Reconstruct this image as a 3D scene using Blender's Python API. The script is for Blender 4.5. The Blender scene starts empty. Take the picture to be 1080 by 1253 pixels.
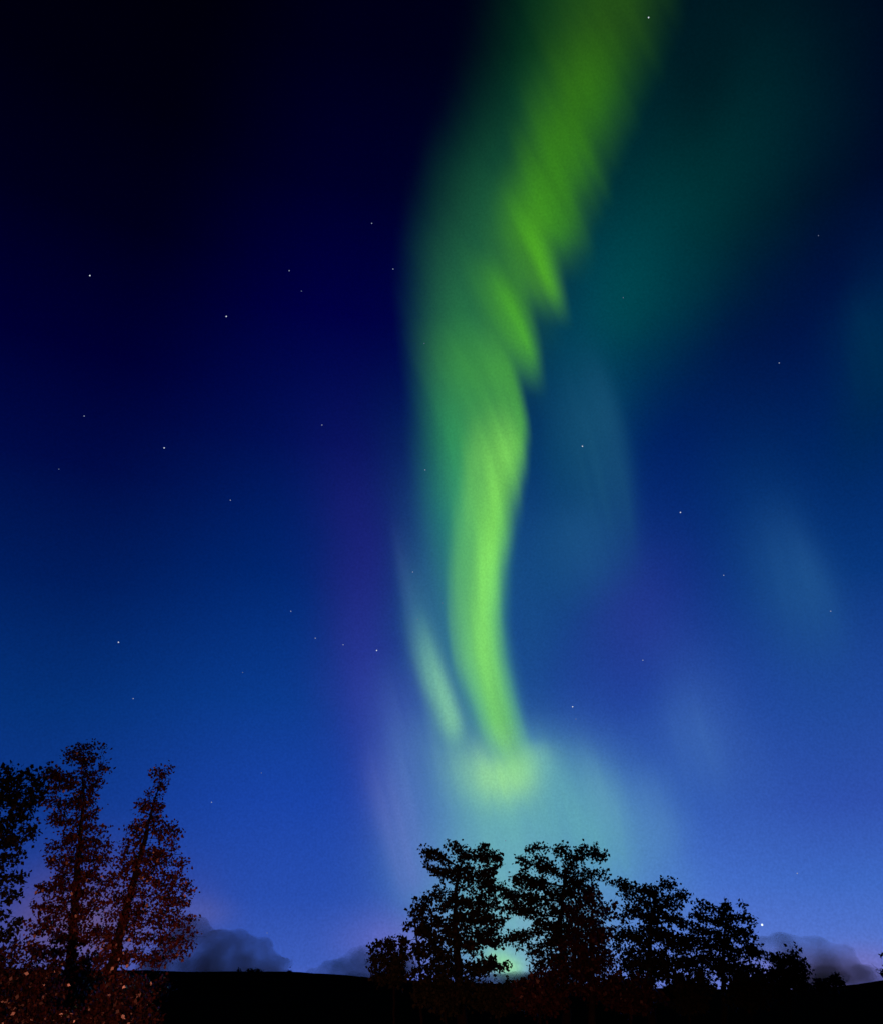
import bpy, bmesh, math, random
import numpy as np
from mathutils import Vector, Matrix, noise as mnoise

S = bpy.context.scene
COL = S.collection

# ------------------------------------------------------------------ camera
FPX, CX, CY, HORIZON = 1083.0, 540.0, 626.5, 1213.0     # photograph: 1080 x 1253
PITCH = math.atan((HORIZON - CY) / FPX)
EYE = Vector((0.0, 0.0, 1.6))
FWD = Vector((0, math.cos(PITCH), math.sin(PITCH)))
UPV = Vector((0, -math.sin(PITCH), math.cos(PITCH)))
cam = bpy.data.cameras.new('camera')
cam.sensor_fit = 'HORIZONTAL'
cam.sensor_width = 36.0
cam.lens = 36.0 * FPX / 1080.0
cam.clip_start, cam.clip_end = 0.1, 60000.0
camo = bpy.data.objects.new('camera', cam)
camo.location = EYE
camo.rotation_euler = (math.pi / 2 + PITCH, 0, 0)
COL.objects.link(camo)
S.camera = camo

def ray(px, py):
    """unit direction in which the photograph's point px, py was seen"""
    return (FWD + Vector((1, 0, 0)) * ((px - CX) / FPX) + UPV * ((CY - py) / FPX)).normalized()

def at(px, py, dist):
    """the point seen there, on the upright plane dist metres ahead"""
    d = ray(px, py)
    return EYE + d * (dist / d.y)

def far(px, py, r):
    return EYE + ray(px, py) * r

def lin(c):
    f = lambda v: v / 12.92 if v <= 0.04045 else ((v + 0.055) / 1.055) ** 2.4
    return tuple(f(v / 255.0) for v in c)

# ------------------------------------------------------------------ view
S.view_settings.view_transform = 'Standard'
S.view_settings.look = 'None'
S.view_settings.exposure = 0.0
S.view_settings.gamma = 1.0
S.cycles.use_denoising = True
S.cycles.volume_bounces = 6
S.cycles.transparent_max_bounces = 32
S.cycles.max_bounces = 6
S.cycles.volume_step_rate = 1.0

# ------------------------------------------------------------------ night sky (world)
W = bpy.data.worlds.new('World')
S.world = W
W.use_nodes = True
nt = W.node_tree
nt.nodes.clear()
N = nt.nodes.new
L = nt.links.new

def math_node(tree, op, a, b=None, clamp=False):
    n = tree.nodes.new('ShaderNodeMath')
    n.operation = op
    n.use_clamp = clamp
    for i, v in enumerate((a, b)):
        if v is None:
            continue
        if isinstance(v, (int, float)):
            n.inputs[i].default_value = v
        else:
            tree.links.new(v, n.inputs[i])
    return n.outputs[0]

def vmath(tree, op, a, b=None):
    n = tree.nodes.new('ShaderNodeVectorMath')
    n.operation = op
    for i, v in enumerate((a, b)):
        if v is None:
            continue
        if isinstance(v, (tuple, list, Vector)):
            n.inputs[i].default_value = tuple(v)
        else:
            tree.links.new(v, n.inputs[i])
    return n.outputs['Value'] if op in ('DOT_PRODUCT', 'LENGTH') else n.outputs[0]

def mixc(tree, fac, a, b):
    n = tree.nodes.new('ShaderNodeMix')
    n.data_type = 'RGBA'
    if isinstance(fac, (int, float)):
        n.inputs[0].default_value = fac
    else:
        tree.links.new(fac, n.inputs[0])
    for i, v in ((6, a), (7, b)):
        if isinstance(v, tuple):
            n.inputs[i].default_value = (*v, 1)
        else:
            tree.links.new(v, n.inputs[i])
    return n.outputs[2]

def ramp(tree, fac, stops, interp='EASE'):
    n = tree.nodes.new('ShaderNodeValToRGB')
    n.color_ramp.interpolation = interp
    el = n.color_ramp.elements
    while len(el) > 1:
        el.remove(el[-1])
    stops = sorted(stops, key=lambda s: s[0])
    el[0].position = stops[0][0]
    el[0].color = (*stops[0][1], 1)
    for p, c in stops[1:]:
        e = el.new(p)
        e.color = (*c, 1)
    tree.links.new(fac, n.inputs[0])
    return n.outputs[0]

tc = N('ShaderNodeTexCoord')
DIR = tc.outputs['Generated']
# slow drift of the air bends every edge a little
nz = N('ShaderNodeTexNoise')
nz.inputs['Scale'].default_value = 5.0
nz.inputs['Detail'].default_value = 4.0
L(DIR, nz.inputs['Vector'])
wob = vmath(nt, 'SCALE', vmath(nt, 'SUBTRACT', nz.outputs['Color'], (0.5, 0.5, 0.5)))
wob.node.inputs['Scale'].default_value = 0.07
DW = vmath(nt, 'ADD', DIR, wob)

sep = N('ShaderNodeSeparateXYZ')
L(DIR, sep.inputs[0])
ELEV = math_node(nt, 'ARCSINE', sep.outputs['Z'])
EL01 = math_node(nt, 'DIVIDE', ELEV, math.radians(70), clamp=True)
AZ = math_node(nt, 'ARCTAN2', sep.outputs['X'], sep.outputs['Y'])

def el01(px, py):
    return max(0.0, math.asin(ray(px, py).z) / math.radians(70))

def az(px, py):
    d = ray(px, py)
    return math.atan2(d.x, d.y)

LEFT = [(1213, (56, 82, 165)), (1180, (46, 76, 165)), (1100, (28, 62, 152)), (980, (12, 53, 134)), (860, (4, 48, 120)), (700, (0, 28, 92)), (550, (0, 10, 70)),
        (400, (0, 0, 50)), (220, (0, 0, 26)), (50, (0, 0, 14)), (-200, (0, 0, 8))]
MIDL = [(1213, (78, 100, 196)), (1180, (58, 90, 184)), (1100, (38, 76, 174)), (980, (24, 66, 166)), (860, (10, 58, 142)), (700, (0, 38, 112)), (540, (0, 16, 86)),
        (380, (0, 0, 66)), (220, (0, 0, 40)), (50, (0, 0, 24)), (-200, (0, 0, 14))]
MIDR = [(1213, (100, 120, 205)), (1150, (84, 116, 205)), (1080, (66, 108, 200)), (980, (48, 90, 180)), (860, (30, 68, 158)), (700, (8, 46, 126)), (540, (0, 30, 98)),
        (380, (0, 16, 70)), (220, (0, 6, 42)), (50, (0, 2, 26)), (-200, (0, 0, 14))]
RGHT = [(1213, (104, 112, 204)), (1150, (80, 114, 204)), (1080, (62, 104, 196)), (980, (48, 80, 175)), (860, (30, 70, 155)), (700, (6, 52, 122)), (540, (0, 36, 96)),
        (380, (0, 16, 70)), (220, (0, 2, 38)), (50, (0, 0, 27)), (-200, (0, 0, 14))]
COLS = [(20, LEFT), (380, MIDL), (800, MIDR), (1040, RGHT)]
ramps = [ramp(nt, EL01, [(el01(x, y), lin(c)) for y, c in st], 'LINEAR') for x, st in COLS]
sky = ramps[0]
for (xa, _), (xb, _), r in zip(COLS[:-1], COLS[1:], ramps[1:]):
    mr = N('ShaderNodeMapRange')
    mr.interpolation_type = 'SMOOTHSTEP'
    L(AZ, mr.inputs[0])
    mr.inputs[1].default_value = az(xa, 900)
    mr.inputs[2].default_value = az(xb, 900)
    sky = mixc(nt, mr.outputs[0], sky, r)

# soft glows of the sky: photo point, half widths, tilt, colour, amount (each becomes a patch of sky directions)
GLOWS = [
    # violet bands beside the green ribbon
    (442, 690, 60, 140, -4, (34, 26, 122), .42),
    (462, 880, 45, 150, -8, (56, 60, 166), .45),
    (775, 760, 70, 90, 10, (44, 52, 148), .45),
    # teal veil to the right
    (835, 215, 125, 190, 38, (0, 52, 54), .85),
    (745, 375, 75, 120, 20, (0, 72, 78), .85),
    (860, 60, 60, 120, 0, (0, 26, 34), .8),
    (680, 690, 75, 110, 10, (22, 80, 130), .6),
    (710, 520, 52, 130, -6, (8, 72, 104), .62),
    (970, 720, 60, 130, -14, (20, 72, 134), .45),
    (640, 780, 40, 110, 0, (28, 84, 140), .4),
    (1075, 440, 45, 110, 0, (0, 42, 76), .7),
    (1000, 900, 130, 120, 0, (36, 78, 164), .3),
    # wisps low on the right
    (868, 900, 45, 90, -22, (58, 98, 174), .4),
    (770, 1010, 40, 110, -26, (84, 138, 190), .4),
    # foot of the aurora
    (622, 1030, 92, 88, 0, (100, 170, 182), .88),
    (680, 1085, 92, 70, 0, (98, 158, 192), .6),
    (690, 950, 80, 36, 50, (82, 148, 174), .5),
    (548, 800, 40, 150, -8, (52, 116, 146), .72),
    (616, 1174, 22, 16, 0, (170, 250, 140), .8),
    (1010, 1186, 110, 30, 0, (128, 110, 166), .5),
    (640, 1130, 70, 50, 0, (140, 190, 200), .5),
    (500, 1160, 60, 40, 0, (120, 115, 195), .5),
    (105, 1130, 90, 60, 0, (104, 84, 128), .8),
    (232, 1122, 34, 22, 20, (84, 92, 165), .5),
]
for gx, gy, sx, sy, rot, colr, amp in GLOWS:
    d0 = ray(gx, gy)
    a = math.radians(rot)
    ex, ey = (math.cos(a), math.sin(a)), (-math.sin(a), math.cos(a))
    t1v = (ray(gx + ex[0], gy + ex[1]) - ray(gx - ex[0], gy - ex[1])) / 2
    t2v = (ray(gx + ey[0], gy + ey[1]) - ray(gx - ey[0], gy - ey[1])) / 2
    s1, s2 = t1v.length * sx, t2v.length * sy
    t1 = t1v.normalized()
    t2 = d0.cross(t1).normalized()
    M = Matrix((t1, t2, d0)).transposed()
    mp = N('ShaderNodeMapping')
    mp.vector_type = 'TEXTURE'
    L(DW, mp.inputs['Vector'])
    mp.inputs['Rotation'].default_value = M.to_euler()
    mp.inputs['Scale'].default_value = (s1, s2, 1e6)
    r2 = vmath(nt, 'DOT_PRODUCT', mp.outputs[0], mp.outputs[0])
    g = math_node(nt, 'POWER', math.exp(-0.9), r2)
    g = math_node(nt, 'MULTIPLY', g, amp)
    sky = mixc(nt, g, sky, lin(colr))

# the sky behind the viewer is plain dark night
mr = N('ShaderNodeMapRange')
mr.interpolation_type = 'SMOOTHSTEP'
L(sep.outputs['Y'], mr.inputs[0])
mr.inputs[1].default_value = -0.35
mr.inputs[2].default_value = 0.25
sky = mixc(nt, mr.outputs[0], (0.0002, 0.0006, 0.004), sky)
# last trace of twilight, sun well below the horizon
nish = N('ShaderNodeTexSky')
nish.sky_type = 'NISHITA'
nish.sun_disc = False
nish.sun_elevation = math.radians(-6)
nish.sun_rotation = math.radians(0)
add = N('ShaderNodeMix')
add.data_type = 'RGBA'
add.blend_type = 'ADD'
add.inputs[0].default_value = 0.02
L(sky, add.inputs[6])
L(nish.outputs[0], add.inputs[7])
fine = N('ShaderNodeTexNoise')                         # fine grain like sensor noise, multiplied into the sky's brightness
fine.inputs['Scale'].default_value = 420.0
fine.inputs['Detail'].default_value = 1.5
L(DIR, fine.inputs['Vector'])
mot = vmath(nt, 'SCALE', add.outputs[2])
L(math_node(nt, 'ADD', math_node(nt, 'MULTIPLY', fine.outputs['Fac'], 0.36), 0.82), mot.node.inputs['Scale'])
bg = N('ShaderNodeBackground')
L(mot, bg.inputs['Color'])
bg.inputs['Strength'].default_value = 1.0
wo = N('ShaderNodeOutputWorld')
L(bg.outputs[0], wo.inputs['Surface'])

# ------------------------------------------------------------------ the lamp somewhere behind the photographer that reddens the near trees
lp = bpy.data.lights.new('lamp', 'SPOT')
lp.energy = 22000.0
lp.color = (1.0, 0.26, 0.15)
lp.spot_size = math.radians(66)
lp.spot_blend = 1.0
lp.shadow_soft_size = 0.15
lpo = bpy.data.objects.new('lamp', lp)
lpo.location = (-3.0, -4.0, 0.9)
lpo.rotation_euler = (Vector((-6.0, 27.0, -7.2)) - lpo.location).to_track_quat('-Z', 'Y').to_euler()
COL.objects.link(lpo)

# ------------------------------------------------------------------ materials
def new_mat(name):
    m = bpy.data.materials.new(name)
    m.use_nodes = True
    return m, m.node_tree, m.node_tree.nodes['Principled BSDF']

def rough_mat(name, c1, c2, scale, rough=0.8, spec=0.3, bump=0.0, detail=6.0):
    m, t, p = new_mat(name)
    co = t.nodes.new('ShaderNodeTexCoord')
    n = t.nodes.new('ShaderNodeTexNoise')
    n.inputs['Scale'].default_value = scale
    n.inputs['Detail'].default_value = detail
    t.links.new(co.outputs['Object'], n.inputs['Vector'])
    c = ramp(t, n.outputs['Fac'], [(0.3, c1), (0.7, c2)], 'LINEAR')
    t.links.new(c, p.inputs['Base Color'])
    p.inputs['Roughness'].default_value = rough
    p.inputs['Specular IOR Level'].default_value = spec
    if bump:
        b = t.nodes.new('ShaderNodeBump')
        b.inputs['Strength'].default_value = bump
        t.links.new(n.outputs['Fac'], b.inputs['Height'])
        t.links.new(b.outputs[0], p.inputs['Normal'])
    return m

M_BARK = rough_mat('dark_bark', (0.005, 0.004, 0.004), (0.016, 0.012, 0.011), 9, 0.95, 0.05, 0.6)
M_GROUND = rough_mat('night_grass', (0.006, 0.007, 0.004), (0.018, 0.018, 0.010), 0.6, 1.0, 0.0, 0.3)
M_HILL = rough_mat('hill_heath', (0.006, 0.008, 0.005), (0.014, 0.015, 0.010), 0.03, 1.0, 0.0)

def leaf_mat(name, c1, c2, c3, rough, spec):
    m, t, p = new_mat(name)
    at_ = t.nodes.new('ShaderNodeAttribute')
    at_.attribute_name = 'tint'
    c = ramp(t, at_.outputs['Fac'], [(0.0, c1), (0.55, c2), (1.0, c3)], 'LINEAR')
    t.links.new(c, p.inputs['Base Color'])
    p.inputs['Roughness'].default_value = rough
    p.inputs['Specular IOR Level'].default_value = spec
    return m
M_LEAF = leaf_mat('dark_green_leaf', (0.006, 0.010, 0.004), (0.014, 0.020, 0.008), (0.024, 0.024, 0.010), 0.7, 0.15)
M_RED = leaf_mat('autumn_leaf', (0.030, 0.008, 0.007), (0.058, 0.017, 0.013), (0.085, 0.030, 0.018), 0.36, 0.5)
M_LOW = leaf_mat('low_shrub_leaf', (0.010, 0.003, 0.003), (0.022, 0.007, 0.005), (0.042, 0.016, 0.010), 0.34, 0.5)
M_RUST = leaf_mat('rust_leaf', (0.014, 0.005, 0.004), (0.028, 0.009, 0.006), (0.045, 0.016, 0.009), 0.45, 0.25)

# ------------------------------------------------------------------ object helpers
def tag(o, label=None, cat=None, group=None, kind=None):
    if label: o['label'] = label
    if cat: o['category'] = cat
    if group: o['group'] = group
    if kind: o['kind'] = kind
    return o

def empty(name, loc, label, cat, group=None):
    o = bpy.data.objects.new(name, None)
    o.location = loc
    COL.objects.link(o)
    return tag(o, label, cat, group)

def mesh_obj(name, verts, faces, mat, parent=None, smooth=False):
    me = bpy.data.meshes.new(name)
    me.from_pydata(verts, [], faces)
    me.update()
    if mat: me.materials.append(mat)
    if smooth:
        me.polygons.foreach_set('use_smooth', [True] * len(me.polygons))
    o = bpy.data.objects.new(name, me)
    COL.objects.link(o)
    if parent: o.parent = parent
    return o

# ------------------------------------------------------------------ ground and hills
def ground_z(x, y):
    r = math.hypot(x, y)
    w = min(1.0, max(0.0, (r - 6) / 20))
    return w * (0.10 * mnoise.noise(Vector((x * .09, y * .09, 0))) + 0.05 * mnoise.noise(Vector((x * .4, y * .4, 3))))

gv, gf = [], []
rings = [0.5, 2, 4, 7] + [10 + 2.5 * i for i in range(24)] + [80, 100, 130, 180, 260, 400, 700, 1200, 2500, 6000, 14000]
NA = 144
for r in rings:
    for k in range(NA):
        a = 2 * math.pi * k / NA
        x, y = r * math.cos(a), r * math.sin(a)
        gv.append((x, y, ground_z(x, y) if r < 90 else -0.15 - 0.02 * (r ** .5)))
for i in range(len(rings) - 1):
    for k in range(NA):
        k2 = (k + 1) % NA
        gf.append((i * NA + k, (i + 1) * NA + k, (i + 1) * NA + k2, i * NA + k2))
gf.append(tuple(range(NA - 1, -1, -1))[::-1])
tag(mesh_obj('ground', gv, gf, M_GROUND, smooth=True), kind='structure')

RIDGE = [(-900, 1180), (-200, 1184), (0, 1186), (180, 1188), (250, 1189.5), (345, 1189), (400, 1192), (460, 1197), (540, 1202), (610, 1204), (660, 1207), (760, 1209),
         (900, 1211), (985, 1212), (1030, 1207), (1060, 1203), (1085, 1200), (1250, 1192), (1800, 1180)]
def ridge_py(px):
    for (xa, ya), (xb, yb) in zip(RIDGE[:-1], RIDGE[1:]):
        if xa <= px <= xb:
            t = (px - xa) / (xb - xa)
            return ya + (yb - ya) * t
    return 1190
HILL_D = 420.0
hv, hf = [], []
PXS = list(range(-880, 1800, 8))
prof = [(-0.72, 0), (-.5, .12), (-.3, .38), (-.16, .7), (-.06, .93), (0, 1), (.1, .96), (.3, .7), (.7, .2), (1.2, -.05)]
for px in PXS:
    top = at(px, ridge_py(px), HILL_D)
    n = 0.35 * mnoise.fractal(Vector((px * .02, 0, 0)), 1, 2, 4)
    for k, (dd, hh) in enumerate(prof):
        s = 1 + dd
        z = -0.6 + (top.z + 0.6 + n * (1.0 if k > 3 else .4)) * hh
        hv.append((top.x * s, top.y * s, z))
K = len(prof)
for i in range(len(PXS) - 1):
    for k in range(K - 1):
        hf.append((i * K + k, (i + 1) * K + k, (i + 1) * K + k + 1, i * K + k + 1))
tag(mesh_obj('hills', hv, hf, M_HILL, smooth=True), kind='structure')

# ------------------------------------------------------------------ trees
def tube(verts, faces, pts, rads, sides):
    base = len(verts)
    prev = None
    for i, p in enumerate(pts):
        if i == 0: d = pts[1] - pts[0]
        elif i == len(pts) - 1: d = pts[-1] - pts[-2]
        else: d = pts[i + 1] - pts[i - 1]
        d = d.normalized() if d.length > 1e-9 else Vector((0, 0, 1))
        ref = prev if prev is not None else (Vector((1, 0, 0)) if abs(d.x) < .8 else Vector((0, 1, 0)))
        u = (ref - d * ref.dot(d)).normalized()
        prev = u
        v = d.cross(u)
        for s in range(sides):
            a = 2 * math.pi * s / sides
            verts.append(p + (u * math.cos(a) + v * math.sin(a)) * rads[i])
    for i in range(len(pts) - 1):
        for s in range(sides):
            s2 = (s + 1) % sides
            faces.append((base + i * sides + s, base + i * sides + s2, base + (i + 1) * sides + s2, base + (i + 1) * sides + s))
    faces.append(tuple(base + s for s in range(sides))[::-1])
    faces.append(tuple(base + (len(pts) - 1) * sides + s for s in range(sides)))

def leaves_mesh(name, centres, rng, size, mat, parent, spread, per):
    per = int(per * (1.85 if mat is M_LEAF else 2.1)); size *= 1.12
    n = len(centres) * per
    c = np.repeat(np.array(centres), per, axis=0) + rng.normal(0, spread, (n, 3)) * np.array([1, 1, .85])
    ln = size * rng.uniform(.6, 1.35, n)
    d = rng.normal(0, 1, (n, 3)); d[:, 2] -= .35
    d /= np.linalg.norm(d, axis=1)[:, None]
    e = rng.normal(0, 1, (n, 3)); e -= d * (e * d).sum(1)[:, None]
    e /= np.linalg.norm(e, axis=1)[:, None]
    nn = np.cross(d, e)
    L1, W1 = ln[:, None], (ln * rng.uniform(.55, .85, n))[:, None]
    p0 = c
    p1 = c + d * L1 * .42 + e * W1 * .5 + nn * L1 * .08
    p2 = c + d * L1
    p3 = c + d * L1 * .42 - e * W1 * .5 + nn * L1 * .08
    V = np.stack([p0, p1, p2, p3], 1).reshape(-1, 3)
    me = bpy.data.meshes.new(name)
    me.vertices.add(len(V)); me.vertices.foreach_set('co', V.ravel())
    me.loops.add(n * 4); me.loops.foreach_set('vertex_index', np.arange(n * 4, dtype=np.int32))
    me.polygons.add(n)
    me.polygons.foreach_set('loop_start', np.arange(0, n * 4, 4, dtype=np.int32))
    me.update(calc_edges=True)
    tint = np.repeat(rng.beta(2, 2.6, n), 4).astype(np.float32)
    at_ = me.attributes.new('tint', 'FLOAT', 'POINT')
    at_.data.foreach_set('value', tint)
    me.materials.append(mat)
    o = bpy.data.objects.new(name, me)
    COL.objects.link(o); o.parent = parent
    return o

def grow(seed, dist, trunk_px, blobs, n_att, step, kill, infl, fill=1.0):
    """space colonisation: a trunk along trunk_px, limbs reaching for points spread through the crown's blobs (photo px)"""
    rng = np.random.default_rng(seed)
    m = dist / FPX
    rr = random.Random(seed)
    tp = [at(px, py, dist) for px, py in trunk_px]
    tp[0].z = -0.12
    nodes, par, istrunk = [], [], []
    for (a, b) in zip(tp[:-1], tp[1:]):
        k = max(2, int((b - a).length / step))
        for i in range(k):
            p = a.lerp(b, i / k)
            if len(nodes) > 2:
                p = p + Vector((rr.gauss(0, .014), rr.gauss(0, .04), 0))
            nodes.append(np.array(p)); par.append(len(nodes) - 2); istrunk.append(True)
    areas = np.array([b[2] * b[3] * (b[4] if len(b) > 4 else 1) for b in blobs], float)
    cnt = np.maximum(4, (n_att * areas / areas.sum()).astype(int))
    att = []
    for b, c in zip(blobs, cnt):
        cen = np.array(at(b[0], b[1], dist))
        q = rng.normal(0, 1, (c, 3)); q /= np.linalg.norm(q, axis=1)[:, None]
        q *= (rng.uniform(0, 1, c) ** (1 / 2.6))[:, None]
        att.append(cen + q * np.array([b[2] * m, min(b[2], 34) * m * .95, b[3] * m / math.cos(PITCH * .3)]))
    A = np.concatenate(att)
    A = A[A[:, 2] > 0.15]
    off3 = Vector((seed * 3.7, seed * 1.9, 0))
    fr = 1.0 / (m * 15)                                   # clumps about 15 px across: gaps of sky stay between them
    nv = np.array([mnoise.noise(Vector(p) * fr + off3) for p in A])
    A = A[nv > (-.36 if dist < 30 else -.28)]
    P = np.array(nodes)
    par = list(par)
    alive = np.ones(len(A), bool)
    near = np.full(len(A), 1e9); nid = np.zeros(len(A), int)
    def upd(new, off):
        d = np.linalg.norm(A[:, None] - new[None], axis=2)
        j = d.argmin(1); dm = d[np.arange(len(A)), j]
        w = dm < near
        near[w] = dm[w]; nid[w] = j[w] + off
    upd(P, 0)
    skip = int(len(P) * .18)
    for it in range(160):
        alive &= near > kill
        act = alive & (near < infl) if it > 30 else alive & (near < infl * 2.2)
        if not act.any():
            act = alive
            if not act.any(): break
        ids = nid[act]; dv = A[act] - P[ids]
        dv /= np.linalg.norm(dv, axis=1)[:, None]
        uniq, inv = np.unique(ids, return_inverse=True)
        s = np.zeros((len(uniq), 3)); np.add.at(s, inv, dv)
        s[:, 2] += .15
        s += rng.normal(0, .25, s.shape)
        s /= np.linalg.norm(s, axis=1)[:, None] + 1e-9
        new = P[uniq] + s * step
        off = len(P)
        P = np.concatenate([P, new]); par += list(uniq)
        upd(new, off)
        if len(P) > 9000: break
    return P, par, sum(istrunk), A, rng

def tree(name, label, cat, seed, dist, trunk_px, blobs, mat, n_att=500, step=.16, kill=.24, infl=1.3, leaf=.11, spread=.12, per=9, r_tip=.006, r_max=.2,
         bare=.12, group=None, twig=0):
    P, par, nt_, A, rng = grow(seed, dist, trunk_px, blobs, n_att, step, kill, infl)
    n = len(P)
    kids = [[] for _ in range(n)]
    for i, p in enumerate(par):
        if p >= 0: kids[p].append(i)
    ex = 2.35
    rad = np.zeros(n)
    for i in range(n - 1, -1, -1):
        rad[i] = (sum(rad[k] ** ex for k in kids[i]) or 0) ** (1 / ex) if kids[i] else r_tip
    sc = min(1.0, r_max / rad[0])
    rad = np.where(rad > r_tip * 2, np.maximum(rad * sc, r_tip), rad)
    for i in range(nt_):
        rad[i] = max(min(rad[i], r_max), r_max * (1 - i / nt_) ** .8, r_tip)
    base = Vector(P[0]); base.z = 0
    root = empty(name, base, label, cat, group)
    Pv = [Vector(p) - base for p in P]
    # chains
    tv, tf = [], []          # trunk with its limbs and twigs
    def chain(start, frm):
        pts, rs = ([Pv[frm]], [min(rad[frm], rad[start] * 1.25)]) if frm is not None else ([], [])
        i = start
        while True:
            pts.append(Pv[i]); rs.append(rad[i])
            if not kids[i]: break
            k = max(kids[i], key=lambda q: (q < nt_ and i < nt_, rad[q]))
            for q in kids[i]:
                if q != k: todo.append((q, i))
            i = k
        return pts, rs
    todo = []
    pts, rs = chain(0, None)
    tube(tv, tf, pts, rs, 8)
    while todo:
        s, f = todo.pop()
        pts, rs = chain(s, f)
        tube(tv, tf, pts, rs, 5 if rs[0] > .02 else 3)
    # a few bare twigs poke out of the outline
    tips = [i for i in range(nt_, n) if not kids[i]]
    rt = random.Random(seed + 5)
    for i in rt.sample(tips, min(len(tips), twig)):
        d = (Pv[i] - Pv[par[i]]).normalized()
        q = [Pv[i]]
        for _ in range(4):
            d = (d + Vector((rt.gauss(0, .25), rt.gauss(0, .25), rt.gauss(.2, .2)))).normalized()
            q.append(q[-1] + d * rt.uniform(.06, .13))
        tube(tv, tf, q, [r_tip * (1 - .15 * k) for k in range(5)], 3)
    mesh_obj('trunk', tv, tf, M_BARK, root, True)
    lim = r_tip * 2.6
    cs = [tuple(Pv[i]) for i in range(nt_, n) if rad[i] < lim and rng.random() > bare * (0.3 if not kids[i] else 1.0) and Pv[i].z > .1]
    if not cs: cs = [tuple(Pv[-1])]
    leaves_mesh('crown', cs, rng, leaf, mat, root, spread, per)
    return root

G_TREES = 'trees standing along the skyline'
tree('birch_tree', 'leafy tree cut off by the left edge of the picture, crown dark blue black', 'tree', 11, 27,
     [(-42, 1270), (-36, 1150), (-25, 1050), (-10, 980)],
     [(18, 975, 34, 40), (45, 960, 22, 26), (-20, 960, 40, 30), (5, 1025, 42, 26), (-25, 1070, 40, 50), (14, 1090, 22, 26), (-10, 1140, 34, 34)],
     M_LEAF, 700, leaf=.12, spread=.11, per=10, bare=.25, group=G_TREES, twig=14)
tree('birch_tree', 'tallest tree, slim upright crown on one straight dark trunk, left of its leaning twin', 'tree', 12, 27,
     [(78, 1275), (86, 1180), (93, 1090), (99, 1010), (104, 930)],
     [(88, 925, 14, 14), (108, 925, 22, 18), (72, 948, 20, 18), (112, 950, 20, 20), (88, 985, 32, 30), (110, 1000, 18, 30), (92, 1045, 34, 32), (122, 1040, 16, 22), (75, 1085, 28, 34), (118, 1085, 24, 30),
      (70, 1135, 36, 30), (115, 1140, 24, 26), (85, 1190, 46, 30), (80, 1235, 50, 25)],
     M_RED, 1600, leaf=.088, spread=.095, per=13, bare=.2, group=G_TREES, twig=18)
tree('birch_tree', 'tall narrow tree leaning right with red brown leaves, rightmost of the left hand trees', 'tree', 13, 25,
     [(118, 1275), (134, 1200), (150, 1130), (168, 1060), (184, 1000), (198, 950)],
     [(196, 958, 15, 18), (208, 938, 7, 9), (186, 985, 20, 18), (180, 1015, 26, 22), (208, 1022, 18, 18), (178, 1050, 34, 24), (212, 1058, 18, 22), (150, 1085, 24, 26), (200, 1095, 36, 22), (226, 1090, 16, 14),
      (165, 1125, 34, 24), (212, 1130, 28, 20), (226, 1150, 18, 14), (185, 1160, 40, 20), (140, 1170, 26, 26), (165, 1205, 42, 22)],
     M_RED, 1600, leaf=.08, spread=.09, per=13, bare=.2, group=G_TREES, twig=18)
tree('bush', 'red brown bush lit from the front in the bottom left corner', 'bush', 14, 21,
     [(22, 1290), (24, 1240), (28, 1210)],
     [(15, 1185, 30, 26), (48, 1200, 30, 24), (-10, 1215, 34, 30), (35, 1235, 50, 28)], M_LOW, 420, step=.12, kill=.18, infl=1.0, leaf=.07, spread=.09, per=14, r_max=.05, bare=.1)
tree('bush', 'low red brown bush at the foot of the leaning tree', 'bush', 15, 20,
     [(150, 1290), (152, 1260), (155, 1235)],
     [(150, 1225, 36, 22), (120, 1245, 30, 20), (185, 1240, 14, 12), (150, 1255, 36, 18)], M_LOW, 320, step=.12, kill=.18, infl=1.0, leaf=.07, spread=.09, per=14, r_max=.05, bare=.1)

tree('broadleaf_tree', 'black tree with ragged round top under the aurora, left of the tall central pair', 'tree', 21, 42,
     [(566, 1250), (560, 1185), (556, 1130), (558, 1085), (566, 1050)],
     [(527, 1043, 13, 9), (551, 1036, 12, 8), (570, 1045, 14, 12), (594, 1046, 17, 11), (606, 1058, 10, 9), (522, 1062, 8, 10), (545, 1060, 16, 12), (550, 1080, 22, 12), (585, 1072, 22, 14),
      (540, 1105, 28, 12), (582, 1100, 28, 16), (608, 1088, 14, 12), (530, 1128, 22, 14), (570, 1130, 32, 14), (608, 1122, 18, 10), (620, 1096, 12, 8), (622, 1116, 10, 6), (545, 1155, 30, 14), (590, 1152, 24, 12), (540, 1178, 30, 14), (585, 1182, 40, 12)],
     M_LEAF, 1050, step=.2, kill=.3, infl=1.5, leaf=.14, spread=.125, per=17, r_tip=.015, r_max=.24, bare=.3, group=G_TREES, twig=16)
tree('broadleaf_tree', 'black silhouetted tree with wide flat top, right one of the tall central pair', 'tree', 22, 43,
     [(692, 1250), (688, 1180), (684, 1130), (690, 1085), (694, 1060)],
     [(660, 1040, 14, 9), (645, 1058, 14, 10), (632, 1075, 12, 10), (688, 1042, 16, 10), (708, 1046, 14, 10), (728, 1040, 14, 10), (737, 1054, 9, 10), (664, 1062, 20, 12), (700, 1066, 22, 12),
      (655, 1085, 26, 12), (700, 1090, 30, 14), (726, 1078, 16, 12), (645, 1108, 22, 11), (690, 1115, 26, 16), (660, 1130, 24, 10), (630, 1096, 12, 9), (632, 1152, 22, 9), (690, 1145, 28, 16), (665, 1172, 26, 16), (700, 1185, 36, 14)],
     M_LEAF, 1150, step=.2, kill=.3, infl=1.5, leaf=.135, spread=.125, per=17, r_tip=.015, r_max=.22, bare=.3, group=G_TREES, twig=22)
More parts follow.
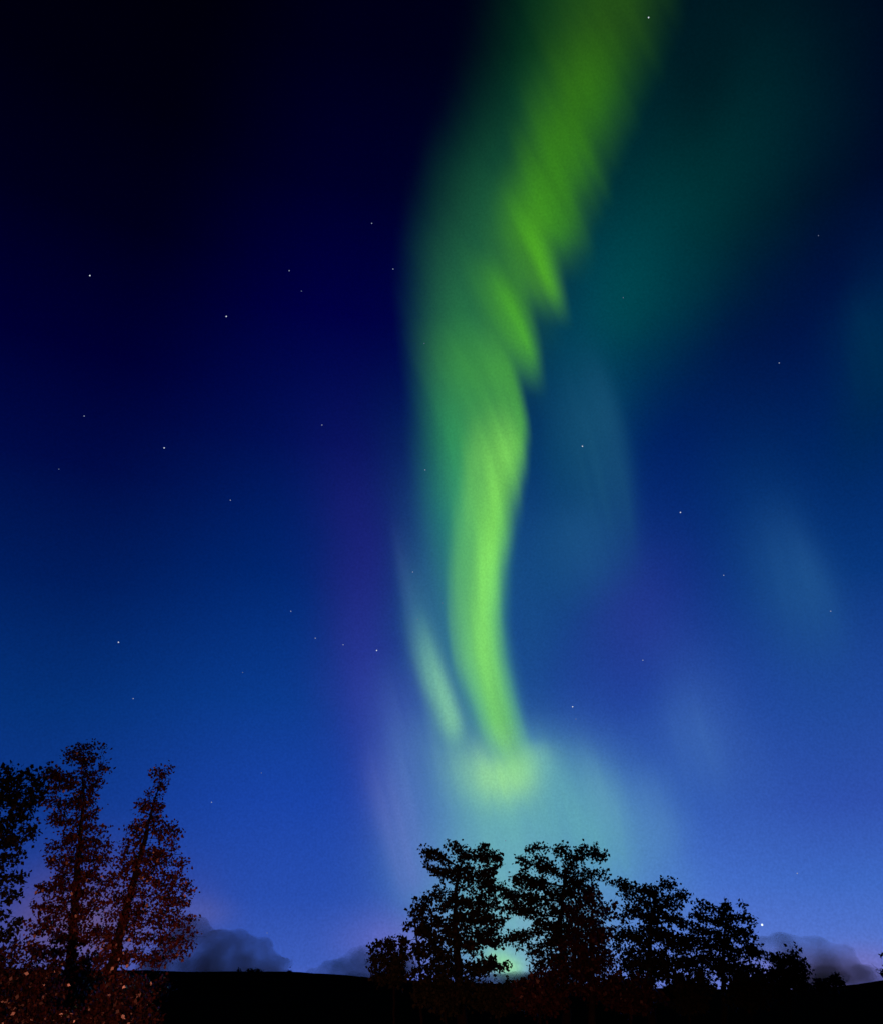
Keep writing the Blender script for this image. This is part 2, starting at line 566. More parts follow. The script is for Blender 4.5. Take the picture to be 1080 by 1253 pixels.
tree('broadleaf_tree', 'dim reddish tree in front of the right side of the tall central pair', 'tree', 23, 35,
     [(722, 1260), (724, 1190), (724, 1140), (726, 1110)],
     [(722, 1098, 20, 10), (735, 1112, 20, 14), (705, 1118, 18, 12), (722, 1135, 28, 18), (718, 1160, 34, 18), (732, 1180, 26, 16), (700, 1195, 36, 18), (735, 1205, 30, 14)],
     M_RUST, 620, step=.16, kill=.24, infl=1.3, leaf=.12, spread=.12, per=10, r_max=.16, bare=.1, group=G_TREES, twig=8)
tree('broadleaf_tree', 'dense black tree with pointed top just right of the dim reddish tree', 'tree', 24, 41,
     [(796, 1250), (794, 1180), (796, 1130), (802, 1095)],
     [(808, 1080, 10, 6), (795, 1088, 14, 9), (820, 1087, 12, 6), (762, 1082, 14, 7), (775, 1098, 14, 10), (805, 1102, 22, 12), (832, 1104, 8, 8), (790, 1120, 26, 14), (765, 1125, 10, 14), (818, 1128, 20, 14),
      (790, 1148, 32, 16), (762, 1155, 14, 14), (825, 1155, 22, 14), (800, 1178, 44, 16)],
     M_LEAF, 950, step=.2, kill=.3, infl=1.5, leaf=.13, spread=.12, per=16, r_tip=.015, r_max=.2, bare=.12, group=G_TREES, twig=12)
tree('broadleaf_tree', 'black tree with curled branch tips, rightmost full tree beside the low bright star', 'tree', 25, 44,
     [(884, 1250), (884, 1185), (886, 1145), (888, 1120)],
     [(900, 1106, 12, 6), (884, 1112, 12, 7), (866, 1118, 12, 7), (852, 1108, 7, 9), (845, 1128, 14, 11), (842, 1150, 12, 14), (880, 1130, 22, 11), (905, 1130, 12, 10), (922, 1134, 6, 9), (915, 1152, 12, 10), (868, 1150, 22, 13),
      (895, 1158, 24, 12), (922, 1168, 14, 9), (860, 1178, 26, 14), (900, 1184, 30, 12)],
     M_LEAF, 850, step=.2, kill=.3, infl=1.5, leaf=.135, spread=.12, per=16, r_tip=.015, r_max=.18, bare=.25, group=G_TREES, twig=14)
tree('sapling', 'thin black sapling with a small leafy tuft left of the central pair', 'tree', 26, 41,
     [(516, 1250), (514, 1190), (510, 1150), (506, 1115)],
     [(510, 1098, 7, 5), (499, 1112, 9, 6), (512, 1118, 10, 8), (518, 1140, 9, 9), (496, 1150, 5, 14, .3), (512, 1165, 12, 10)],
     M_LEAF, 150, step=.14, kill=.2, infl=1.3, leaf=.16, spread=.11, per=8, r_tip=.015, r_max=.07, bare=.3, twig=6)
tree('bush', 'low black bush with a twiggy top left of the thin sapling', 'bush', 27, 40,
     [(482, 1250), (482, 1205), (482, 1180)],
     [(492, 1150, 8, 10), (478, 1158, 12, 9), (460, 1160, 8, 9), (465, 1172, 14, 8), (485, 1172, 18, 12), (500, 1182, 18, 12), (478, 1192, 30, 12)],
     M_LEAF, 260, step=.14, kill=.2, infl=1.2, leaf=.14, spread=.1, per=9, r_tip=.01, r_max=.06, bare=.2, twig=10)
tree('conifer_bush', 'dark dome shaped bush in front of the right hand cloud', 'bush', 28, 46,
     [(966, 1250), (966, 1210), (967, 1180)],
     [(970, 1162, 7, 6), (966, 1172, 12, 8), (950, 1176, 9, 6), (940, 1168, 8, 4, .5), (970, 1184, 18, 10), (945, 1190, 18, 10), (975, 1198, 16, 10), (955, 1204, 30, 10)],
     M_LEAF, 330, step=.16, kill=.22, infl=1.2, leaf=.15, spread=.12, per=13, r_tip=.01, r_max=.07, bare=.05, twig=5)
tree('bush', 'shrub poking in at the right edge of the picture', 'bush', 29, 37,
     [(1094, 1250), (1092, 1210), (1088, 1185)],
     [(1080, 1168, 5, 5), (1090, 1175, 10, 9), (1084, 1190, 10, 6), (1096, 1195, 14, 10), (1076, 1186, 6, 2, .6)],
     M_LEAF, 130, step=.12, kill=.18, infl=1.2, leaf=.12, spread=.08, per=7, r_tip=.01, r_max=.05, bare=.3, twig=8)
tree('bush', 'larger of the two tiny bushes on the ridge under the right hand cloud', 'bush', 30, 72,
     [(1020, 1235), (1020, 1210), (1020, 1204)], [(1021, 1198, 7, 5), (1016, 1204, 8, 5), (1024, 1206, 7, 5)],
     M_LEAF, 110, step=.18, kill=.25, infl=1.2, leaf=.2, spread=.16, per=10, r_tip=.015, r_max=.05, bare=.05)
tree('bush', 'smaller of the two tiny bushes on the ridge under the right hand cloud', 'bush', 31, 74,
     [(1005, 1234), (1005, 1212), (1005, 1208)], [(1004, 1204, 6, 4), (1000, 1208, 6, 4), (1009, 1208, 6, 4)],
     M_LEAF, 90, step=.18, kill=.25, infl=1.2, leaf=.2, spread=.16, per=9, r_tip=.015, r_max=.05, bare=.05)
UNDER = [
    (41, 545, 1205, 34, 14, M_LEAF, 'low black bush at the foot of the left one of the central pair'),
    (42, 610, 1212, 26, 9, M_LEAF, 'low black bush in the gap between the central pair, under the bright glow'),
    (43, 660, 1208, 28, 12, M_RUST, 'low dull red bush left of the dim reddish tree'),
    (44, 770, 1206, 30, 14, M_RUST, 'low dark bush between the dim reddish tree and the dense black tree'),
    (45, 842, 1204, 30, 14, M_LEAF, 'low black bush between the two right hand black trees'),
    (46, 918, 1206, 26, 12, M_LEAF, 'low black bush left of the dome shaped bush'),
]
for sd, x, y, rx, ry, mt, lb in UNDER:
    tree('bush', lb, 'bush', sd, 40 if mt is M_LEAF else 36, [(x, 1252), (x, y + 20), (x + 2, y)],
         [(x, y, rx, ry), (x - rx * .6, y + 4, rx * .5, ry * .8), (x + rx * .6, y + 5, rx * .5, ry * .7), (x, y + 16, rx * 1.1, ry)],
         mt, 260, step=.14, kill=.2, infl=1.2, leaf=.14, spread=.12, per=11, r_tip=.01, r_max=.06, bare=.08)

# small scrub on the far ridge
for sd, px, w, h, lb in ((51, 312, 10, 3.5, 'widest tiny scrub on the left hand ridge under the dark cloud'), (52, 291, 4, 3, 'leftmost tiny scrub on the left hand ridge'),
                         (53, 357, 5, 2.2, 'tiny scrub at the right end of the dark left hand cloud')):
    y = ridge_py(px)
    d = HILL_D * .97
    tree('bush', lb, 'bush', sd, d, [(px, y + 4), (px, y + 1), (px + 1, y - h * .4)], [(px, y - h * .4, w * .6, h * .6), (px - w * .5, y, w * .5, h * .5), (px + w * .5, y, w * .5, h * .4)],
         M_LEAF, 90, step=.7, kill=.8, infl=4, leaf=.7, spread=.4, per=6, r_tip=.05, r_max=.15, bare=.05)

# ------------------------------------------------------------------ clouds low over the hills
def cloud_mat(name, colr, dens):
    m = bpy.data.materials.new(name)
    m.use_nodes = True
    t = m.node_tree
    t.nodes.clear()
    v = t.nodes.new('ShaderNodeVolumePrincipled')
    v.inputs['Color'].default_value = (*colr, 1)
    v.inputs['Density'].default_value = dens
    v.inputs['Anisotropy'].default_value = 0.3
    o = t.nodes.new('ShaderNodeOutputMaterial')
    tco = t.nodes.new('ShaderNodeTexCoord')
    nn = t.nodes.new('ShaderNodeTexNoise')
    nn.inputs['Scale'].default_value = 0.011
    nn.inputs['Detail'].default_value = 4.0
    t.links.new(tco.outputs['Object'], nn.inputs['Vector'])
    r = t.nodes.new('ShaderNodeMapRange')
    t.links.new(nn.outputs['Fac'], r.inputs[0])
    r.inputs[1].default_value = .36; r.inputs[2].default_value = .7
    r.inputs[3].default_value = dens * .3; r.inputs[4].default_value = dens * 1.9
    t.links.new(r.outputs[0], v.inputs['Density'])
    t.links.new(v.outputs[0], o.inputs['Volume'])
    return m

def cloud(label, blobs, mat, dist, seed, vox=9.0):
    m = dist / FPX
    bm = bmesh.new()
    rr = random.Random(seed)
    for bx, by, rx, ry in blobs:
        c = at(bx, by, dist)
        k = 3 if rx > 10 else 2
        for j in range(k + 9):
            f = 0.92 if j == 0 else rr.uniform(.18, .5)
            ang = rr.uniform(-.3, math.pi + .3)
            ox, oz = (0, 0) if j == 0 else (math.cos(ang) * rx * .85, math.sin(ang) * ry * .8)
            mtx = Matrix.Translation(c + Vector((ox * m, rr.uniform(-.5, .5) * rx * m, oz * m))) @ Matrix.Diagonal((rx * m * f, rx * m * f * 1.1, ry * m * f, 1))
            bmesh.ops.create_icosphere(bm, subdivisions=3, radius=1.0, matrix=mtx)
    me = bpy.data.meshes.new('cloud_src')
    bm.to_mesh(me); bm.free()
    tmp = bpy.data.objects.new('cloud_src', me)
    COL.objects.link(tmp)
    md = tmp.modifiers.new('r', 'REMESH'); md.mode = 'VOXEL'; md.voxel_size = vox
    sm = tmp.modifiers.new('s', 'SMOOTH'); sm.iterations = 6; sm.factor = .5
    dg = bpy.context.evaluated_depsgraph_get()
    ev = bpy.data.meshes.new_from_object(tmp.evaluated_get(dg))
    bpy.data.objects.remove(tmp)
    cen = at(blobs[0][0], HORIZON, dist); cen.z = 0
    for v in ev.vertices:
        p = v.co.copy()
        n = mnoise.fractal(p * .012, 1, 2, 5)
        v.co = p + v.normal * (n * 7) - cen
    ev.materials.clear(); ev.materials.append(mat)
    o = bpy.data.objects.new('cloud', ev)
    o.location = cen
    COL.objects.link(o)
    return tag(o, label, 'cloud')

MC1 = cloud_mat('dusk_cloud', (1.0, 0.48, 0.30), 0.008)
MC2 = cloud_mat('teal_cloud', (0.42, 0.52, 0.36), 0.010)
MC3 = cloud_mat('mauve_cloud', (1.0, 0.46, 0.22), 0.007)
cloud('broad dark blue grey cloud with a pale shoulder, right of the left hand trees',
      [(228, 1150, 26, 22), (262, 1173, 38, 23), (298, 1172, 30, 24), (330, 1184, 22, 12), (300, 1198, 44, 14), (250, 1194, 36, 18), (215, 1185, 36, 26)], MC1, 3500, 61)
cloud('small dark teal cloud low behind the twiggy bush left of the central pair',
      [(420, 1184, 22, 10), (446, 1176, 18, 16), (480, 1182, 30, 14), (395, 1194, 18, 7), (430, 1200, 26, 10), (470, 1200, 26, 10)], MC2, 3600, 62)
cloud('mauve cloud with a warm upper rim low on the right',
      [(952, 1164, 26, 16), (990, 1172, 30, 18), (1020, 1180, 28, 16), (1050, 1194, 26, 9), (985, 1196, 44, 16), (1030, 1202, 34, 12), (1072, 1204, 26, 8)], MC3, 3400, 63)
cloud('thin dark cloud strip under the bright green glow between the central pair', [(640, 1200, 40, 7), (600, 1204, 30, 5), (680, 1202, 30, 6)], MC2, 3600, 64, 6.0)

# ------------------------------------------------------------------ aurora: thin luminous sheets hanging high up, far beyond the trees
def aurora_mat():
    """each sheet gives off its own light: 'light' is its colour, 'sheet_depth' how thick the sheet is there"""
    m = bpy.data.materials.new('aurora_light')
    m.use_nodes = True
    t = m.node_tree
    t.nodes.clear()
    a = t.nodes.new('ShaderNodeAttribute'); a.attribute_name = 'sheet_light'
    b = t.nodes.new('ShaderNodeAttribute'); b.attribute_name = 'sheet_depth'
    g = t.nodes.new('ShaderNodeNewGeometry')
    nz_ = t.nodes.new('ShaderNodeTexNoise')  # same sensor-like grain, put into the sheet's brightness
    nz_.inputs['Scale'].default_value = 420.0 / 13000.0
    nz_.inputs['Detail'].default_value = 1.5
    t.links.new(g.outputs['Position'], nz_.inputs['Vector'])
    em = t.nodes.new('ShaderNodeEmission')
    t.links.new(a.outputs['Color'], em.inputs[0])
    t.links.new(math_node(t, 'ADD', math_node(t, 'MULTIPLY', nz_.outputs['Fac'], 0.36), 0.82), em.inputs[1])
    tr = t.nodes.new('ShaderNodeBsdfTransparent')
    mx = t.nodes.new('ShaderNodeMixShader')
    t.links.new(b.outputs['Fac'], mx.inputs[0]); t.links.new(tr.outputs[0], mx.inputs[1]); t.links.new(em.outputs[0], mx.inputs[2])
    o = t.nodes.new('ShaderNodeOutputMaterial')
    t.links.new(mx.outputs[0], o.inputs['Surface'])
    return m

RNG = np.random.default_rng(77)
LAT = RNG.random((257, 257))
def vnoise(x, y):
    xi, yi = np.floor(x).astype(int), np.floor(y).astype(int)
    fx, fy = x - xi, y - yi
    fx = fx * fx * fx * (fx * (fx * 6 - 15) + 10); fy = fy * fy * fy * (fy * (fy * 6 - 15) + 10)
    g = lambda i, j: LAT[(xi + i) % 256, (yi + j) % 256]
    return (g(0, 0) * (1 - fx) + g(1, 0) * fx) * (1 - fy) + (g(0, 1) * (1 - fx) + g(1, 1) * fx) * fy
def fb(x, y, o=3):
    s, a, tot = 0, 1.0, 0
    for k in range(o):
        s = s + a * vnoise(x * 2 ** k + 17 * k, y * 2 ** k + 31 * k); tot += a; a *= .5
    return s / tot
def sst(x, a, b):
    t = np.clip((x - a) / (b - a), 0, 1)
    return t * t * (3 - 2 * t)
def tab(y, pts):
    """smooth table lookup along the ribbon"""
    ys = np.array([p[0] for p in pts], float); vs = np.array([p[1] for p in pts], float)
    fine = np.arange(-140, 1240, 4.0)
    v = np.interp(fine, ys, vs)
    k = np.exp(-np.linspace(-2, 2, 9) ** 2); k /= k.sum()
    v = np.convolve(np.pad(v, 4, 'edge'), k, 'valid')
    return np.interp(y, fine, v)
def ctab(y, pts):
    return np.stack([np.interp(y, [p[0] for p in pts], [lin(p[1])[i] for p in pts]) for i in range(3)], -1)

# drift of the rays: they cross the ribbon from upper left to lower right
_ys = np.arange(-140, 1240, 2.0)
_phi = np.interp(_ys, [-140, 420, 560, 700, 850, 1000], [27, 27, 16, 2, 14, 30])
_xs = np.cumsum(np.tan(np.radians(_phi)) * 2.0)
def across(x, y):
    return x - np.interp(y, _ys, _xs)

def over(state, col, al):
    c, a = state
    al3 = al[..., None]
    return c * (1 - al3) + col * al3, a * (1 - al) + al

def rays(x, y, w, l, seed, o=2):
    return fb(across(x, y) / w + seed * 7.3, y / l + seed * 3.1, o)

def veil(x, y):
    w = across(x, y)
    jag = (rays(x, y, 34, 260, 1) - .5) * 28
    xl = tab(y, [(-100, 568), (0, 556), (60, 548), (140, 522), (220, 492), (300, 480), (380, 480), (460, 486), (540, 492), (620, 502), (700, 520), (780, 540), (860, 560), (960, 585)]) + jag * .5 - 8
    xr = tab(y, [(-100, 880), (0, 868), (100, 838), (200, 796), (290, 752), (380, 716), (460, 690), (540, 672), (640, 652), (760, 640), (860, 650), (960, 665)]) + jag
    xm = tab(y, [(-100, 720), (0, 705), (100, 670), (200, 610), (300, 580), (400, 568), (500, 560), (600, 560), (700, 572), (800, 588), (900, 608), (960, 620)])
    a = sst(x, xl, xm) * sst(xr - x, 0, xr - xm)
    a = a ** 1.35 * (1 - sst(y, 830, 960))
    a *= .92 + .30 * (rays(x, y, 26, 200, 2, 3) - .35)
    col = ctab(y, [(-100, (5, 50, 26)), (60, (8, 54, 30)), (200, (18, 72, 50)), (320, (32, 98, 64)), (430, (42, 120, 72)), (540, (44, 138, 92)), (640, (46, 142, 116)), (760, (62, 150, 130)), (960, (104, 194, 150))])
    return col, np.clip(a, 0, 1)

def curtain(x, y):
    n1 = rays(x, y, 25, 190, 3, 2); n2 = rays(x, y, 8, 150, 4, 2)
    jag = (rays(x, y, 20, 400, 5, 2) - .5)
    st = (np.zeros(x.shape + (3,)), np.zeros(x.shape))
    calm = .45 + .55 * sst(y, 120, 420)                    # the rays stand out more lower down
    tone = (1 + calm * (.36 * (n1 - .5) + .10 * (n2 - .5)))[..., None]
    def fold(st, edge, soft, wl, colr, y0, y1, y2, y3, amp, jg=14, slant=0.0, lp=1.0):
        e = tab(y, edge) + jag * jg
        s = tab(y, soft); w = tab(y, wl)
        yy = y + slant * (e - x)
        a = sst(e - x, -s * .55, s) * (1 - sst(e - x, s * .3, w)) ** lp
        a = a * sst(yy, y0, y1) * (1 - sst(yy, y2, y3))
        a = a * np.clip(.88 + calm * (.40 * (n1 - .45) + .09 * (n2 - .5)), 0, 1.15)
        return over(st, np.clip(ctab(y, colr) * tone, 0, 1), np.clip(a * amp, 0, 1))
    # broad upper strand, soft at the top
    st = fold(st, [(-120, 828), (0, 804), (60, 788), (120, 766), (180, 741), (240, 722), (285, 714), (330, 708)], [(-120, 90), (100, 78), (200, 62), (290, 44)], [(-120, 200), (60, 165), (200, 135), (330, 115)],
              [(-120, (36, 74, 18)), (30, (44, 92, 20)), (120, (48, 116, 20)), (220, (56, 134, 26)), (330, (58, 142, 34))], -400, -300, 265, 355, .88, 12, .25)
    # brighter backbone inside it
    st = fold(st, [(20, 768), (90, 746), (150, 724), (210, 702), (260, 692), (310, 686)], [(20, 60), (310, 34)], [(20, 110), (310, 100)],
              [(20, (52, 106, 18)), (150, (58, 130, 20)), (310, (66, 152, 34))], 10, 130, 250, 355, .65, 12, .2)
    # middle strands, each running down to a tooth on the right hand side
    st = fold(st, [(130, 726), (200, 710), (250, 698), (280, 702), (304, 714)], [(130, 56), (300, 36)], [(130, 96), (304, 84)], [(130, (52, 124, 22)), (300, (56, 136, 36))], 140, 230, 270, 318, .6, 16, .3)
    st = fold(st, [(180, 690), (250, 672), (290, 668), (320, 676), (350, 684), (382, 692), (420, 700)], [(180, 40), (300, 20), (385, 17)], [(180, 96), (300, 88), (390, 78)],
              [(180, (58, 138, 26)), (300, (74, 160, 34)), (360, (82, 172, 38)), (395, (70, 158, 46))], 190, 300, 340, 410, .92, 7, .22)
    st = fold(st, [(270, 630), (330, 634), (360, 641), (400, 652), (430, 659), (455, 662), (500, 668)], [(270, 28), (400, 15)], [(270, 80), (460, 74)],
              [(270, (66, 150, 34)), (380, (74, 166, 42)), (460, (72, 162, 58))], 300, 375, 415, 492, .88, 6, .25)
    # lower strand, its crisp right edge emerging from behind the last tooth
    st = fold(st, [(360, 588), (400, 609), (420, 620), (450, 633), (480, 641), (510, 646), (530, 646), (560, 640), (600, 632), (650, 626), (700, 617), (760, 613), (810, 616), (850, 624), (890, 634), (930, 648), (970, 658)],
              [(360, 30), (430, 11), (520, 12), (570, 22), (700, 26), (900, 30)], [(360, 130), (450, 134), (560, 108), (650, 90), (760, 72), (860, 64), (960, 66)],
              [(360, (58, 140, 66)), (450, (70, 158, 66)), (540, (84, 176, 76)), (640, (88, 184, 92)), (760, (92, 186, 110)), (880, (110, 202, 112)), (970, (140, 214, 150))],
              370, 455, 890, 975, .95, 8, -.12)
    # bright core, narrowing downward
    st = fold(st, [(470, 616), (510, 630), (540, 635), (580, 631), (620, 625), (660, 621), (700, 613), (750, 608), (800, 610), (850, 619), (890, 630), (920, 642), (960, 652)],
              [(470, 26), (560, 20), (700, 24), (850, 22), (950, 30)], [(470, 60), (540, 78), (620, 74), (700, 66), (800, 60), (860, 50), (950, 52)],
              [(470, (106, 190, 80)), (560, (126, 214, 94)), (640, (124, 214, 92)), (720, (126, 216, 100)), (800, (130, 220, 104)), (880, (124, 214, 106)), (960, (146, 218, 146))],
              475, 560, 880, 968, 1.0, 9, -.1, .9)
    # second thin filament on its left
    st = fold(st, [(500, 596), (560, 592), (640, 580), (700, 572), (760, 570), (820, 577), (870, 592)], [(500, 14), (870, 14)], [(500, 34), (870, 26)],
              [(500, (110, 196, 84)), (700, (112, 204, 108)), (870, (122, 208, 130))], 500, 570, 800, 880, .45, 10, -.1)
    c, a = st
    return c / np.maximum(a, 1e-4)[..., None], a

def seg_d(x, y, pts):
    """distance from a smooth line, signed (right of it is positive), and how far along"""
    P = np.array(pts, float)
    for _ in range(2):
        Q = [P[0]]
        for p, q in zip(P[:-1], P[1:]):
            Q += [p * .75 + q * .25, p * .25 + q * .75]
        P = np.array(Q + [P[-1]])
    best = np.full(x.shape, 1e9); sg = np.zeros(x.shape); al = np.zeros(x.shape)
    ln = np.concatenate([[0], np.cumsum(np.linalg.norm(np.diff(P, axis=0), axis=1))]); tot = ln[-1]
    for k, (p, q) in enumerate(zip(P[:-1], P[1:])):
        d = q - p; L2 = d @ d
        t = np.clip(((x - p[0]) * d[0] + (y - p[1]) * d[1]) / L2, 0, 1)
        ex, ey = x - p[0] - t * d[0], y - p[1] - t * d[1]
        dd = np.hypot(ex, ey)
        w = dd < best
        best[w] = dd[w]; sg[w] = -np.sign(d[0] * ey - d[1] * ex)[w]; al[w] = ((ln[k] + t * np.sqrt(L2)) / tot)[w]
    return best * sg, al

def glow_line(x, y, pts, wl, wr, colr, amp, f0=.3, f1=.3, tex=.5):
    d, t = seg_d(x, y, pts)
    w = np.where(d > 0, wr, wl)
    a = np.exp(-(d / w) ** 2) * sst(t, 0.0, f0) * (1 - sst(t, 1 - f1, 1))
    a = a * (1 - tex + tex * 2 * fb(x / 9 - y / 38 + 5, y / 130 + x / 200, 3)) * amp
    return lin(colr), np.clip(a, 0, 1)

def layers(x, y, items):
    st = (np.zeros(x.shape + (3,)), np.zeros(x.shape))
    for it in items:
        c, a = glow_line(x, y, *it[:5], **it[5])
        st = over(st, np.broadcast_to(np.array(c), x.shape + (3,)), a)
    return st[0] / np.maximum(st[1], 1e-4)[..., None], st[1]

def streak(x, y):
    return layers(x, y, [
        ([(492, 660), (505, 720), (516, 775), (530, 825), (545, 868), (558, 910), (570, 945)], 13, 15, (76, 148, 158), .55, dict(f0=.6, f1=.35, tex=.25)),
        ([(508, 735), (520, 785), (534, 830), (548, 868), (558, 900), (564, 925)], 16, 12, (124, 194, 162), .95, dict(f0=.65, f1=.25, tex=.25)),
        ([(478, 620), (492, 700), (504, 770), (518, 830)], 6, 14, (66, 104, 160), .25, dict(f0=.5, f1=.4)),
    ])

def foot(x, y):
    return layers(x, y, [
        ([(540, 925), (570, 975), (620, 1005), (690, 1010), (750, 1040), (790, 1100)], 42, 60, (96, 168, 178), .5, dict(f0=.4, f1=.4, tex=.4)),
        ([(536, 850), (546, 905), (575, 955), (618, 970), (645, 950), (652, 920)], 40, 32, (120, 194, 168), .68, dict(f0=.6, f1=.35, tex=.3)),
        ([(560, 890), (574, 925), (600, 952), (632, 950), (644, 930), (644, 902)], 28, 27, (150, 218, 152), .8, dict(f0=.55, f1=.3, tex=.3)),
        ([(596, 925), (615, 950), (640, 942), (647, 925), (642, 900)], 22, 17, (152, 224, 150), .5, dict(f0=.35, f1=.5, tex=.2)),
        ([(590, 985), (596, 1060), (600, 1200)], 55, 60, (110, 182, 180), .45, dict(f0=.3, f1=.2, tex=.5)),
        ([(628, 870), (655, 930), (700, 985), (740, 1040), (790, 1110)], 26, 22, (98, 170, 182), .45, dict(f0=.3, f1=.4, tex=.5)),
    ])

def wisp_right(x, y):
    return layers(x, y, [
        ([(700, 400), (728, 450), (748, 520), (760, 590), (768, 670), (772, 740)], 62, 15, (30, 90, 124), .5, dict(f0=.4, f1=.5, tex=.22)),
        ([(690, 600), (720, 680), (735, 760)], 44, 34, (34, 92, 142), .35, dict(f0=.4, f1=.5, tex=.2)),
    ])
def wisp_far_right(x, y):
    return layers(x, y, [
        ([(925, 590), (965, 660), (1000, 720), (1020, 790), (1030, 850)], 66, 24, (36, 90, 148), .45, dict(f0=.5, f1=.5, tex=.22)),
        ([(1050, 330), (1075, 430), (1090, 520)], 50, 40, (0, 50, 84), .4, dict(f0=.4, f1=.4, tex=.5)),
    ])
def wisp_low_right(x, y):
    return layers(x, y, [
        ([(800, 820), (840, 870), (868, 930), (878, 1010)], 52, 22, (64, 110, 182), .42, dict(f0=.5, f1=.45, tex=.25)),
        ([(690, 890), (722, 945), (746, 995), (768, 1060)], 24, 20, (108, 174, 188), .32, dict(f0=.5, f1=.5, tex=.4)),
        ([(770, 930), (800, 990), (830, 1060)], 40, 30, (84, 136, 192), .3, dict(f0=.4, f1=.4, tex=.3)),
    ])
def wisp_left(x, y):
    return layers(x, y, [
        ([(478, 780), (490, 880), (505, 980), (520, 1120)], 34, 62, (84, 124, 192), .5, dict(f0=.5, f1=.2, tex=.25)),
        ([(448, 890), (470, 980), (492, 1050), (512, 1120)], 18, 36, (100, 116, 194), .4, dict(f0=.5, f1=.2, tex=.3)),
    ])

AUR = empty('aurora', far(600, 700, 13000), 'twisting green ribbon of northern lights hanging over the treetops', 'aurora')
M_AUR = aurora_mat()
def sheet(name, fn, box, step, r):
    xs = np.arange(box[0], box[2] + .1, step); ys = np.arange(box[1], box[3] + .1, step)
    X, Y = np.meshgrid(xs, ys)
    col, den = fn(X, Y)
    den = np.where(den < .004, 0, den)
    ux, uy = (X - CX) / FPX, (CY - Y) / FPX
    D = np.stack([ux, FWD.y + uy * UPV.y, FWD.z + uy * UPV.z], -1)
    D /= np.linalg.norm(D, axis=-1)[..., None]
    depth = r + 240 * np.sin(across(X, Y) * .03) + (X - 600) * 2.0          # the sheet is pleated along its rays
    P = np.array(EYE) + D * depth[..., None] - np.array(AUR.location)
    h, w = X.shape
    idx = np.arange(h * w).reshape(h, w)
    q = np.stack([idx[:-1, :-1], idx[1:, :-1], idx[1:, 1:], idx[:-1, 1:]], -1).reshape(-1, 4)
    keep = den.ravel()[q].max(1) > 0
    q = q[keep]
    used = np.unique(q)
    remap = np.full(h * w, -1); remap[used] = np.arange(len(used))
    q = remap[q]
    me = bpy.data.meshes.new(name)
    me.vertices.add(len(used)); me.vertices.foreach_set('co', P.reshape(-1, 3)[used].ravel())
    me.loops.add(q.size); me.loops.foreach_set('vertex_index', q.ravel().astype(np.int32))
    me.polygons.add(len(q)); me.polygons.foreach_set('loop_start', np.arange(0, q.size, 4, dtype=np.int32))
    me.update(calc_edges=True)
    a1 = me.attributes.new('sheet_light', 'FLOAT_COLOR', 'POINT')
    a1.data.foreach_set('color', np.concatenate([col.reshape(-1, 3)[used], np.ones((len(used), 1))], 1).ravel().astype(np.float32))
    a2 = me.attributes.new('sheet_depth', 'FLOAT', 'POINT')
    a2.data.foreach_set('value', den.ravel()[used].astype(np.float32))
    me.materials.append(M_AUR)
    o = bpy.data.objects.new(name, me)
    COL.objects.link(o); o.parent = AUR
    return o
sheet('veil', veil, (400, -80, 930, 980), 4, 14200)
sheet('foot_glow', foot, (380, 800, 900, 1240), 4, 13800)
sheet('curtain', curtain, (430, -80, 910, 1000), 2.5, 13200)
sheet('pale_streak', streak, (440, 600, 620, 980), 2.5, 12400)
sheet('wisp', wisp_right, (520, 360, 850, 860), 4, 12600)
sheet('wisp', wisp_far_right, (740, 280, 1200, 900), 5, 12700)
sheet('wisp', wisp_low_right, (640, 780, 960, 1120), 4, 12500)
sheet('wisp', wisp_left, (380, 760, 660, 1190), 4, 12800)

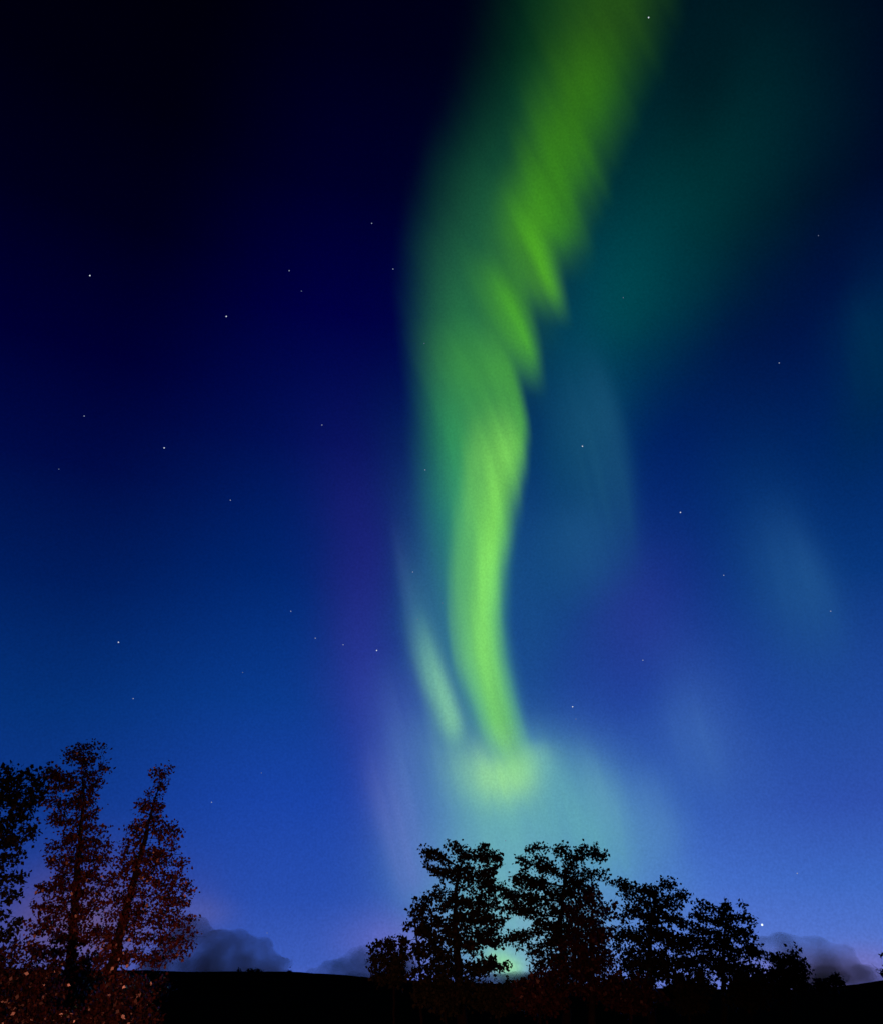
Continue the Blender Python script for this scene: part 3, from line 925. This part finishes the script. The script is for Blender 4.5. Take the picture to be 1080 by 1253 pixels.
# ------------------------------------------------------------------ stars
def star_mat(name, colr, st):
    m = bpy.data.materials.new(name)
    m.use_nodes = True
    t = m.node_tree
    t.nodes.clear()
    e = t.nodes.new('ShaderNodeEmission')
    e.inputs[0].default_value = (*colr, 1); e.inputs[1].default_value = st
    o = t.nodes.new('ShaderNodeOutputMaterial')
    t.links.new(e.outputs[0], o.inputs['Surface'])
    return m
SM = {'X': (star_mat('brightest_star', (.85, .95, 1), 1.3), 1.8), 'B': (star_mat('bright_star', (.8, .88, 1), .8), 1.2), 'm': (star_mat('middling_star', (.62, .72, 1), .45), 1.0), 'f': (star_mat('faint_star', (.5, .62, 1), .25), .9)}
STARS = [
    (932, 1132, 'X', 'brightest white star, low beside the rightmost full tree'),
    (201, 548, 'B', 'bright star halfway down the dark left part of the sky'),
    (145, 786, 'B', 'bright star high above the tops of the left hand trees'),
    (461, 796, 'B', 'bright star in the violet band left of the foot of the aurora'),
    (700, 865, 'B', 'bright star just right of the narrow foot of the green ribbon'),
    (832, 627, 'B', 'bright star in the plain blue right of the ribbon, at mid height'),
    (712, 546, 'B', 'bright star on the teal veil close to the right of the ribbon'),
    (793, 21, 'B', 'star on the green light at the very top of the picture'),
    (110, 337, 'B', 'upper left star, nearest the left edge in the black part of the sky'),
    (277, 387, 'B', 'star in the deep navy, right of and below the uppermost left star'),
    (354, 331, 'm', 'small star, upper of a close pair in the deep navy'),
    (369, 356, 'f', 'faint star, lower of a close pair in the deep navy'),
    (455, 273, 'm', 'small star in the navy left of the upper ribbon, highest on that side'),
    (481, 329, 'm', 'small star touching the left fringe of the upper ribbon'),
    (103, 509, 'm', 'small star close to the left edge, level with the middle of the ribbon'),
    (394, 520, 'm', 'small star left of the ribbon at the top of the violet band'),
    (282, 612, 'm', 'small lone star in the blue, between the left edge and the violet band'),
    (163, 855, 'm', 'small star nearest above the tall left hand trees'),
    (356, 748, 'm', 'small star, leftmost of the loose row ending at the bright violet band star'),
    (386, 781, 'm', 'small star, second in the loose row ending at the bright violet band star'),
    (420, 789, 'm', 'small star, third in the loose row ending at the bright violet band star'),
    (297, 823, 'f', 'faint star below the loose row of stars left of the aurora foot'),
    (505, 700, 'm', 'small star at the top of the pale left streak of the aurora'),
    (511, 758, 'f', 'faint star on the pale left streak of the aurora'),
    (541, 738, 'f', 'faint star between the pale left streak and the green core'),
    (520, 575, 'm', 'small star on the left fringe of the ribbon where its core is brightest'),
    (519, 420, 'f', 'faint star on the dim green veil beside the toothed folds'),
    (885, 704, 'm', 'small star below the bright star in the plain blue right of the ribbon'),
    (1016, 748, 'm', 'small star near the right edge at the height of the ribbon foot'),
    (786, 808, 'm', 'small star in the violet patch right of the ribbon foot'),
    (704, 880, 'f', 'faint star right under the bright star beside the ribbon foot'),
    (953, 444, 'm', 'small star in the dark blue upper right, below the teal veil'),
    (1001, 288, 'f', 'faint star in the navy upper right, highest near the right edge'),
    (762, 364, 'f', 'faint star on the teal veil right of the toothed folds'),
    (975, 1069, 'm', 'small star above and right of the brightest low star'),
    (327, 1142, 'f', 'faint star just above the dark cloud on the left'),
    (259, 982, 'm', 'small star right of the leaning left hand tree'),
    (320, 946, 'f', 'faint star in open blue between the left trees and the central pair'),
    (618, 1029, 'f', 'faint star in the pale glow over the gap between the central pair'),
    (72, 574, 'f', 'very faint star by the left edge at mid height'),
]
proto = None
for sx_, sy_, k, lb in STARS:
    mt, rp = SM[k]
    R = 9000.0
    rad = R / FPX * rp * .62
    bm = bmesh.new()
    bmesh.ops.create_icosphere(bm, subdivisions=2, radius=rad)
    me = bpy.data.meshes.new('star'); bm.to_mesh(me); bm.free()
    me.materials.append(mt)
    o = bpy.data.objects.new('star', me)
    o.location = far(sx_, sy_, R)
    COL.objects.link(o)
    tag(o, lb, 'star', 'stars in the night sky')
